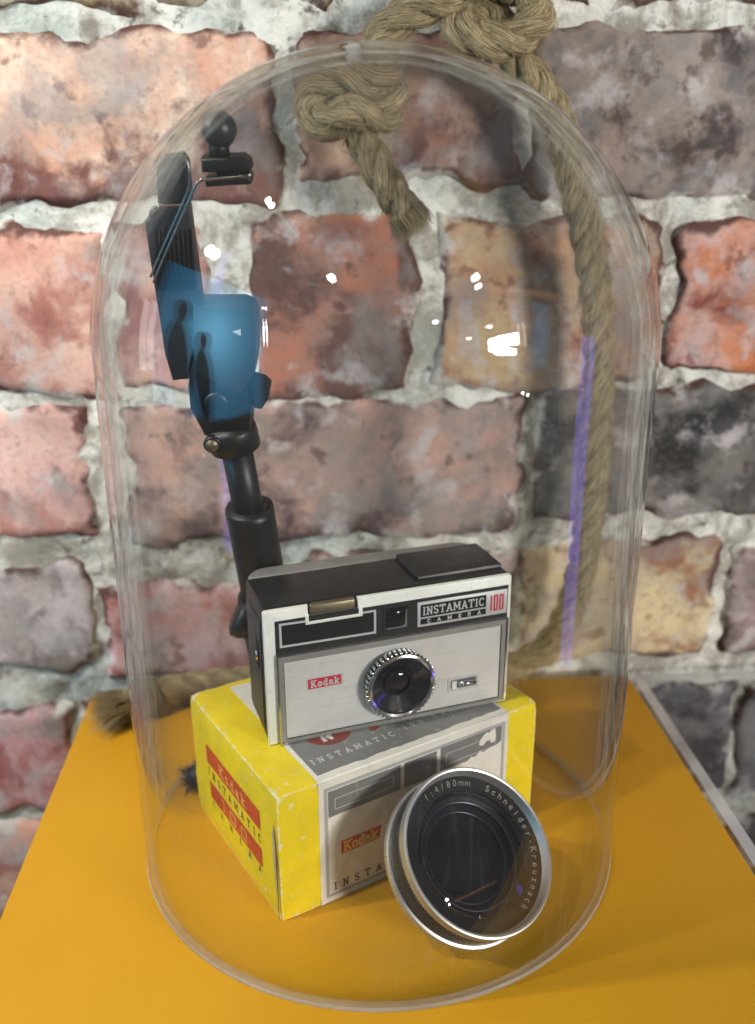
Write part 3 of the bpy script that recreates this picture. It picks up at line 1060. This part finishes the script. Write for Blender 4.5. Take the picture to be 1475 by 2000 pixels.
# lid of the flash on top, side details
box('flash_lid', 66.4, 105.2, 7.4, 32.6, CH - .5, CH + 2.2, BLACKP, ca, .8, 3)
box('flash_bezel', 67.0, 104.6, 6.9, 7.5, CH + .9, CH + 1.5, simple('pale_grey_edge', (.22, .22, .21), .35, .3), ca, .15)  # paler strip along the front of the flash lid
box('top_groove', 2.0, 65.5, 3.2, 3.7, CH - .4, CH + .12, BLACKM, ca)
box('side_panel', -.35, .4, 6.5, 31.0, 4.0, 52.0, simple('side_grey', (.035, .034, .034), .5, bump=.3), ca, .3)
box('side_slot', -.5, .1, 9.0, 14.5, 30.0, 43.0, BLACKM, ca)
link('strap_lug', tube_me('strap_lug', [(-.0009, .0105, .034), (-.0009, .0105, .038)], .0007, 10), CHROME, ca)

# ------------------------------------------------------------------ camera lens leaning on the box
LN = V3((math.sin(.6805) * math.cos(.8667), -math.cos(.6805) * math.cos(.8667), math.sin(.8667)))
LP = V3((.3791, -.5826, .3367)) * R
lz = LN
lx = V3((0, 0, 1)).cross(lz).normalized()      # level direction across the front
ly = lz.cross(lx)
lm = Matrix((lx, ly, lz)).transposed().to_4x4()
T = 17.1
base_c = LP - LN * (T * mm)
lm.translation = base_c
le = empty('camera_lens', (0, 0, 0))
le.matrix_world = lm
tag(le, 'round silver-rimmed camera lens leaning against the front of the yellow box', 'lens')
knl = lambda lo, hi, amp: (lambda i, j, r: r - (amp if (j % 2) and lo <= i <= hi else 0))
link('rear_ring', lathe_me('rear_ring', [(24 * mm, 0), (30.5 * mm, 0), (32.6 * mm, .5 * mm), (32.95 * mm, .9 * mm), (32.95 * mm, 2.6 * mm), (32.6 * mm, 3.2 * mm), (31.9 * mm, 3.6 * mm), (31.2 * mm, 3.7 * mm)], 300, rfun=knl(2, 4, .0004)), ALU, le)
bar = link('barrel', lathe_me('barrel', [(31.6 * mm, 3.5 * mm), (31.7 * mm, 4.0 * mm), (31.4 * mm, 11.0 * mm), (30.6 * mm, 11.6 * mm), (29.6 * mm, 12.6 * mm)], 160), BARREL, le)
link('front_ring', lathe_me('front_ring', [(29.8 * mm, 11.9 * mm), (31.0 * mm, 12.1 * mm), (31.9 * mm, 12.6 * mm), (32.2 * mm, 16.0 * mm), (31.9 * mm, 16.8 * mm), (31.3 * mm, 17.1 * mm), (30.6 * mm, 16.8 * mm), (29.6 * mm, 13.9 * mm), (29.3 * mm, 13.2 * mm)], 300, rfun=knl(2, 3, .00035)), ALU, le)
link('name_ring', lathe_me('name_ring', [(29.5 * mm, 13.5 * mm), (29.2 * mm, 13.4 * mm), (24.4 * mm, 12.4 * mm), (24.0 * mm, 12.0 * mm)], 160), BLACKM, le)
# stepped inside with lighter machined lips
stp = [(23.7, 12.2), (22.8, 11.0), (22.5, 9.2), (20.6, 8.6), (20.2, 6.6), (17.5, 6.0), (17.1, 3.9), (13.5, 3.4), (13.0, 1.6), (.01, 1.0)]
link('inner_barrel', lathe_me('inner_barrel', [(a * mm, b * mm) for a, b in stp], 128), simple('inner_black', (.006, .006, .009), .4, var=.1, bump=.05, Specular_IOR_Level=.25), le)
for rr_, zz_ in ((20.5, 8.75), (17.4, 6.15)):
    link('retaining_ring', lathe_me('retaining_ring', [((rr_ + .25) * mm, zz_ * mm), (rr_ * mm, (zz_ + .15) * mm), ((rr_ - .3) * mm, zz_ * mm)], 96), simple('worn_ring', (.10, .095, .11), .3, .5), le)
dome = lambda rad, z0, h, n=14: [(max(rad * math.sin(math.pi / 2 * (1 - k / n)), 1e-5), z0 + h * (1 - math.sin(math.pi / 2 * (1 - k / n)) ** 2)) for k in range(n + 1)]
link('front_glass', lathe_me('front_glass', [(a * mm, b * mm) for a, b in dome(23.9, 12.0, 3.6)], 96), LENSG, le)
link('inner_glass', lathe_me('inner_glass', [(a * mm, b * mm) for a, b in dome(16.9, 4.4, -2.6)], 96), LENSG, le)
link('inner_glass', lathe_me('inner_glass', [(a * mm, b * mm) for a, b in dome(20.2, 7.4, 2.6)], 96), LENSG, le)
ENG = simple('engraved_white', (.30, .29, .27), .6, var=.1)


def ring_text(text, rad, z, ang0, ang1, size, mat, outward=True, name='engraving', tilt=0.2, side=False):
    """engraved characters set round a ring, each turned to the centre"""
    n = len(text)
    vs, fs = [], []
    dg = bpy.context.evaluated_depsgraph_get()
    for i, ch in enumerate(text):
        if ch == ' ':
            continue
        cu_ = bpy.data.curves.new('glyph', 'FONT')
        cu_.body = ch
        cu_.size = size * mm
        cu_.align_x = 'CENTER'
        o = bpy.data.objects.new('glyph', cu_)
        me = bpy.data.meshes.new_from_object(o)
        a = math.radians(ang0 + (ang1 - ang0) * i / max(1, n - 1))
        e = V3((math.cos(a), math.sin(a), 0))
        t = V3((math.sin(a), -math.cos(a), 0))      # reading direction, clockwise
        upv = e
        if side:
            upv = V3((0, 0, 1))
            t = -t
        b = len(vs)
        for p in me.vertices:
            q = e * (rad * mm) + t * p.co.x + upv * (p.co.y - size * .35 * mm)
            if side:
                q = q + V3((0, 0, z * mm))
            else:
                rr = math.hypot(q.x, q.y)
                q = V3((q.x, q.y, z * mm + (rr - rad * mm) * tilt))
            vs.append(q)
        for p in me.polygons:
            fs.append(tuple(b + k for k in p.vertices))
        bpy.data.objects.remove(o)
        bpy.data.curves.remove(cu_)
        bpy.data.meshes.remove(me)
    return link(name, mesh(name, vs, fs), mat, le)


ring_text('f:4/80mm  Schneider-Kreuznach', 27.0, 12.99, 106, -74, 3.5, ENG, tilt=.2083)
ring_text('- . - 4 - . -', 31.62, 7.6, 165, 300, 2.4, ENG, side=True)

# ------------------------------------------------------------------ selfie stick
LEAN = math.atan(.24)
st = empty('selfie_stick', (-.041, .58 * R, 0), (LEAN, 0, 0))
tag(st, 'black telescopic selfie stick with phone clamp, leaning inside the dome', 'selfie stick')
SX = 41.0                                      # stick x offset so that coordinates below stay relative to the base


def sp(x, s, y=0.0):
    return V3(((x + SX) * mm, y * mm, s * mm))


def stube(name, pts, rad, mat, parent=st, seg=40):
    return link(name, tube_me(name, [sp(*p) for p in pts], rad, seg), mat, parent)


SF = (V3((SX * mm, 0, 0)), V3((1, 0, 0)), V3((0, 0, 1)), V3((0, -1, 0)))


def splate(name, poly, y0, y1, mat, bev=.6, parent=st):
    return prism(name, poly, y1 - y0, mat, parent, (V3((SX * mm, -y0 * mm, 0)), SF[1], SF[2], SF[3]), bev=bev)


h_ = stube('handle', [(-41.2, .5), (-41.6, 6), (-45.5, 40), (-48.6, 70), (-50.6, 92), (-51.5, 100)], [.0095 * 1.1, .0125, .0128, .0128, .0132, .0118], STICK)
stube('grip_knob', [(-58.0, 88, -4), (-61.5, 90, -5), (-63.6, 91, -5), (-64.6, 91.5, -5)], [.0088, .0095, .0092, .007], STICK)
stube('lower_tube', [(-51.0, 98), (-51.8, 112), (-54.0, 143), (-54.3, 146.2), (-54.35, 146.8), (-54.3, 146.3), (-54.0, 142)], [.0104, .0104, .0104, .0104, .0098, .0086, .0084], STICK)
stube('upper_tube', [(-54.0, 138), (-55.0, 150), (-57.4, 178)], .00645, STICK)
stube('collar', [(-57.2, 175.6), (-57.3, 176.2), (-58.4, 184.5), (-58.6, 186.5)], [.0088, .0102, .0102, .0094], STICK)
scw = stube('screw', [(-64.8, 182.2, -7.2), (-65.0, 182.2, -9.6), (-65.0, 182.2, -9.9)], [.0036, .0036, .0030], STICK, seg=24)
link('screw_head', tube_me('screw_head', [sp(-65.0, 182.2, -9.8), sp(-65.0, 182.2, -10.3)], .0026, 20), BRASS, scw)
nk = splate('swivel_neck', [(-68.5, 184), (-50, 185), (-48.8, 196), (-49.6, 208), (-55, 214), (-70, 216), (-72.6, 206), (-72.8, 196)], -6, 6, STICK, 1.6)
stube('pivot', [(-62, 199, -5.8), (-62, 199, -7.2), (-62, 199, -7.8)], [.0050, .0048, .0036], STICK, seg=28)
splate('wing_nut', [(-51, 207.5), (-47.5, 208.5), (-43, 207), (-40.9, 204.6), (-42.2, 198.5), (-45.4, 194), (-48, 194.6), (-50, 199)], -2.4, 2.4, RUBBER, 1.0)
clp = splate('clamp_block', [(-67, 238), (-49, 238), (-45.6, 236.6), (-44.3, 233), (-45.2, 217), (-46.4, 211), (-52, 203), (-60, 206), (-69, 212)], -7.5, 6.5, RUBBER, 1.6)
splate('clamp_label', [(-53, 229.2), (-49.8, 230.2), (-50, 227.4)], 7.55, 7.6, INKG, 0, st)
spn = splate('clamp_spine', [(-81, 268.5), (-76, 273), (-65, 275), (-64.2, 240), (-65, 222), (-71.5, 208), (-78.6, 207.4), (-80.2, 218), (-80.6, 244)], -4, 4, RUBBER, 1.2)
for k in range(9):
    xk = -79.3 + k * 1.65
    splate('rib', [(xk, 244), (xk + .7, 244), (xk + .7 + 1.2, 266), (xk + 1.2, 266)], 4.0, 4.7, STICK, .15, spn)
splate('upper_jaw', [(-74.4, 287), (-73.2, 289.6), (-65.4, 290.6), (-63.8, 288), (-64.2, 274.8), (-75.4, 274.6)], -4, 4, RUBBER, 1.0)
wr = [(-80.0, 247.5, -6), (-74, 258.5, -6), (-66, 272.6, -6), (-61.0, 281.4, -6), (-59.8, 282.6, -6), (-58.4, 283.2, -6), (-50, 284.0, -6), (-43.0, 284.6, -6), (-42.2, 285.4, -5), (-42.4, 286, -3)]
link('wire_clip', tube_me('wire_clip', catmull([sp(*p) for p in wr], .0008), .0005, 10), WIRE, st)
wr2 = [(-80.8, 249.5, -6), (-75.0, 260, -6), (-67.4, 273.2, -6), (-64.0, 279.5, -6), (-62.6, 284.4, -6), (-63.4, 289.6, -5.4), (-66.2, 291.4, -5), (-71.8, 290.6, -5), (-74.6, 287.4, -5)]
link('wire_clip', tube_me('wire_clip', catmull([sp(*p) for p in wr2], .0008), .0004, 10), WIRE, st)
wr3 = [(-78.6, 269.4, -5), (-77.2, 273.2, -5), (-73.4, 274.4, -5.4), (-64.6, 274.8, -5.4)]
link('wire_clip', tube_me('wire_clip', catmull([sp(*p) for p in wr3], .0008), .0006, 10), WIRE, st)
splate('cross_plate', [(-58.8, 285.2), (-58.6, 289.8), (-44.6, 290.0), (-42.4, 288.4), (-42.0, 285.8), (-43.2, 285.0)], -4.5, 4.5, STICK, .8)
splate('cross_plate', [(-58.0, 280.4), (-58.0, 283.0), (-42.4, 283.8), (-42.4, 281.2)], -4.5, 4.5, STICK, .6)
splate('cross_link', [(-54, 282), (-46, 282), (-46, 287), (-54, 287)], -3.0, 3.0, STICK, .4)
stube('knob_neck', [(-53.0, 288.6), (-52.6, 296.0)], [.0036, .0034], STICK)
link('ball_knob', lathe_me('ball_knob', [(.0061 * math.cos(t), .0061 * math.sin(t)) for t in [-math.pi / 2 + math.pi * k / 20 for k in range(21)]], 40), RUBBER, st, sp(-52.3, 298.2))
for k, g in enumerate('~S~'):
    o = lettering(g, -.9, .9, -.9, 2.6, .42, INKG, st, (sp(-43.6 + k * .36, 128 - k * 4.4, -3.2), V3((.45, .89, 0)), V3((-.1, 0, 1)), V3((.89, -.45, 0))), .2, name='tube_mark')

# ------------------------------------------------------------------ dark bristled brush behind the box


def hair_me(name, roots, length, width, seed, curl=.3):
    """thin curved ribbons: roots = (point, direction)"""
    rr = random.Random(seed)
    v, f = [], []
    for p, d in roots:
        L = length * rr.uniform(.4, 1.2)
        d = (d + V3((rr.uniform(-1, 1), rr.uniform(-1, 1), rr.uniform(-1, 1))) * .6).normalized()
        s = d.cross(V3((rr.uniform(-1, 1), rr.uniform(-1, 1), rr.uniform(-1, 1)))).normalized()
        bend = V3((rr.uniform(-1, 1), rr.uniform(-1, 1), rr.uniform(-1.2, .6))) * curl * L
        b = len(v)
        for t, wd in ((0, 1), (.5, .8), (1, .2)):
            q = p + d * (L * t) + bend * (t * t)
            v += [q - s * width * wd, q + s * width * wd]
        f += [(b, b + 1, b + 3, b + 2), (b + 2, b + 3, b + 5, b + 4)]
    return mesh(name, v, f)


br = empty('lens_brush', V3((-.84, .235, 0)) * R, (0, 0, .45))
tag(br, 'dark bristled brush tip peeking out behind the left end of the box', 'brush')
link('core', tube_me('core', [V3((-.045, .03, .035)) * R, V3((-.02, .03, .05)) * R, V3((.10, .04, .06)) * R, V3((.30, .06, .06)) * R], [.02 * R, .048 * R, .055 * R, .055 * R], 16), BRISTLE, br)
roots = []
for _ in range(1500):
    t = rnd.random()
    a = rnd.uniform(0, 2 * math.pi)
    d = V3((-.45, math.cos(a), math.sin(a) * .8)).normalized()
    roots.append((V3((-.03 + t * .3, .03 + t * .03, .05)) * R + d * (.045 * R), d + V3((-.4, 0, 0))))
BRISTLE2 = simple('pale_bristle', (.16, .16, .16), .4)
hb = hair_me('bristles', roots, .0055, .00011, 3)
hb.materials.append(BRISTLE)
hb.materials.append(BRISTLE2)
for i, p in enumerate(hb.polygons):
    p.material_index = 1 if (i // 2) % 5 == 0 else 0
tag(link('bristles', hb, None, br), kind='stuff')

# ------------------------------------------------------------------ jute rope
rope = empty('rope', V3((.9, 1.1, .1)) * R)
tag(rope, 'thick knotted jute rope hanging behind the dome and ending on the plinth', 'rope')
ro_loc = V3((.9, 1.1, .1)) * R
D = .185
kb = V3((-.10, 1.02, 2.985))
K = lambda x, z, y: kb + V3((x * D * .86, y * D * .8, z * D * .74))
path = [
    (.150, .95, 2.515), (.080, .95, 2.62), (.005, .96, 2.74), (-.055, .99, 2.85),
    K(-.05, -.25, .25), K(-.15, .45, .45), K(.55, .75, .30), K(1.05, .30, -.05), K(.85, -.35, -.40),
    K(.05, -.25, -.62), K(-.75, -.55, -.42), K(-1.15, -.10, .05), K(-.80, .55, -.10), K(-.10, .80, -.52), K(.55, .65, -.55), K(.95, 1.1, -.1),
    (.02, 1.04, 3.235), (.13, 1.00, 3.33), (.30, .99, 3.395), (.46, 1.02, 3.465), (.62, 1.06, 3.44), (.70, 1.06, 3.34),
    (.60, 1.00, 3.235), (.46, .96, 3.225), (.36, .98, 3.27), (.38, 1.08, 3.36), (.50, 1.14, 3.36), (.575, 1.13, 3.25),
    (.625, 1.09, 3.16), (.735, 1.09, 3.05), (.84, 1.10, 2.87), (.945, 1.11, 2.56), (1.02, 1.11, 2.29), (1.075, 1.11, 1.98), (1.098, 1.11, 1.60),
    (1.100, 1.11, 1.06), (1.062, 1.11, .63), (.955, 1.11, .32), (.76, 1.11, .16), (.50, 1.10, .11), (.15, 1.10, .10), (-.3, 1.09, .10), (-.7, 1.06, .10), (-.95, 1.02, .10),
    (-1.15, .95, .097), (-1.28, .86, .097), (-1.36, .80, .097),
]
path = catmull([V3(p) * R for p in path], .0012)
n = len(path)
Tn = [(path[min(i + 1, n - 1)] - path[max(i - 1, 0)]).normalized() for i in range(n)]
X = (V3((0, 1, 0)) - Tn[0] * Tn[0].y).normalized()
FR = []
for i in range(n):
    X = (X - Tn[i] * X.dot(Tn[i])).normalized()
    FR.append((X.copy(), Tn[i].cross(X)))
PITCHR = .40 * R
roots = []
for s in range(3):
    pts, rads = [], []
    for i in range(n):
        a = 2 * math.pi * (i * .0012 / PITCHR + s / 3)
        wob = 1 + .06 * mnoise.noise(V3((i * .05, s * 9, 0)))
        pts.append(path[i] - ro_loc + (FR[i][0] * math.cos(a) + FR[i][1] * math.sin(a)) * (.037 * R * wob))
        rads.append((.044) * R * (1 + .10 * mnoise.noise(V3((i * .09, s * 5, 4)))))
    link('strand', tube_me('strand', pts, rads, 22, uv=True, rough=s + 1), JUTE, rope)
    for i in range(0, n):
        for _ in range(12):
            a = rnd.uniform(0, 2 * math.pi)
            d = FR[i][0] * math.cos(a) + FR[i][1] * math.sin(a)
            roots.append((pts[i] + d * rads[i] * .9, (d * .55 + Tn[i] * rnd.choice((-1, 1)) + FR[i][1] * .4)))
FIB = simple('loose_fibre', lin(190, 172, 132), .8, var=.25)
tag(link('fibres', hair_me('fibres', roots, .0060, .00012, 5, .6), FIB, rope), kind='stuff')
# frayed ends
for end, dr, ln, sq in ((0, -1, .010, .6), (n - 1, 1, .017, 1.0)):
    c = path[end] - ro_loc
    d = Tn[end] * dr
    roots = []
    for _ in range(1100):
        a, q = rnd.uniform(0, 2 * math.pi), math.sqrt(rnd.random()) * .088 * R
        off = (FR[end][0] * math.cos(a) + FR[end][1] * math.sin(a)) * q
        roots.append((c - d * .003 + off, d * 2.4 + off * (40 * sq)))
    tag(link('frayed_end', hair_me('frayed_end', roots, ln, .00016, 8 + end, .15), FIB, rope), kind='stuff')
# whipping cord near the lying end
wp = []
i0 = n - 12
for k in range(70):
    t = k / 69
    i = i0 - int(t * 7)
    a = t * 2 * math.pi * 4
    wp.append(path[i] - ro_loc + (FR[i][0] * math.cos(a) + FR[i][1] * math.sin(a)) * (.098 * R))
link('whipping', tube_me('whipping', wp, .0009, 8), JUTE, rope)

# ------------------------------------------------------------------ lit blue projection screen, seen only as a reflection in the dome
M = Mat('lit_screen')
tc = M.n('TexCoord')
xyz = M.n('SeparateXYZ')
M.t.links.new(tc.outputs['Object'], xyz.inputs[0])
sx_, sy_ = xyz.outputs[0], xyz.outputs[1]


def ell(cx, cy, rx, ry, soft=.12):
    a = M.math('POWER', M.math('DIVIDE', M.math('SUBTRACT', sx_, cx), rx), 2.0)
    b = M.math('POWER', M.math('DIVIDE', M.math('SUBTRACT', sy_, cy), ry), 2.0)
    return M.math('ADD', a, b)


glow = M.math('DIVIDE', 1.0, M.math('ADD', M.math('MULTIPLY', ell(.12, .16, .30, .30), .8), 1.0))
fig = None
for e in ((-.265, .245, .085, .085), (-.285, -.10, .165, .29), (-.0, .08, .062, .070), (-.01, -.18, .105, .22)):  # people's silhouettes darkened into the screen's glow; no bodies stand there
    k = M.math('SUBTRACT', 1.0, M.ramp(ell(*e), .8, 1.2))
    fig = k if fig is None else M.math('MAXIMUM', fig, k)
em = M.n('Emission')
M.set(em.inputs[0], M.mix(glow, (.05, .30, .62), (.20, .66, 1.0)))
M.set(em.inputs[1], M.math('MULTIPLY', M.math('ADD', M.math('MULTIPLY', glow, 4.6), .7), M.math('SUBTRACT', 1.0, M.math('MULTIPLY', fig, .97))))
M.t.links.new(em.outputs[0], M.out.inputs[0])
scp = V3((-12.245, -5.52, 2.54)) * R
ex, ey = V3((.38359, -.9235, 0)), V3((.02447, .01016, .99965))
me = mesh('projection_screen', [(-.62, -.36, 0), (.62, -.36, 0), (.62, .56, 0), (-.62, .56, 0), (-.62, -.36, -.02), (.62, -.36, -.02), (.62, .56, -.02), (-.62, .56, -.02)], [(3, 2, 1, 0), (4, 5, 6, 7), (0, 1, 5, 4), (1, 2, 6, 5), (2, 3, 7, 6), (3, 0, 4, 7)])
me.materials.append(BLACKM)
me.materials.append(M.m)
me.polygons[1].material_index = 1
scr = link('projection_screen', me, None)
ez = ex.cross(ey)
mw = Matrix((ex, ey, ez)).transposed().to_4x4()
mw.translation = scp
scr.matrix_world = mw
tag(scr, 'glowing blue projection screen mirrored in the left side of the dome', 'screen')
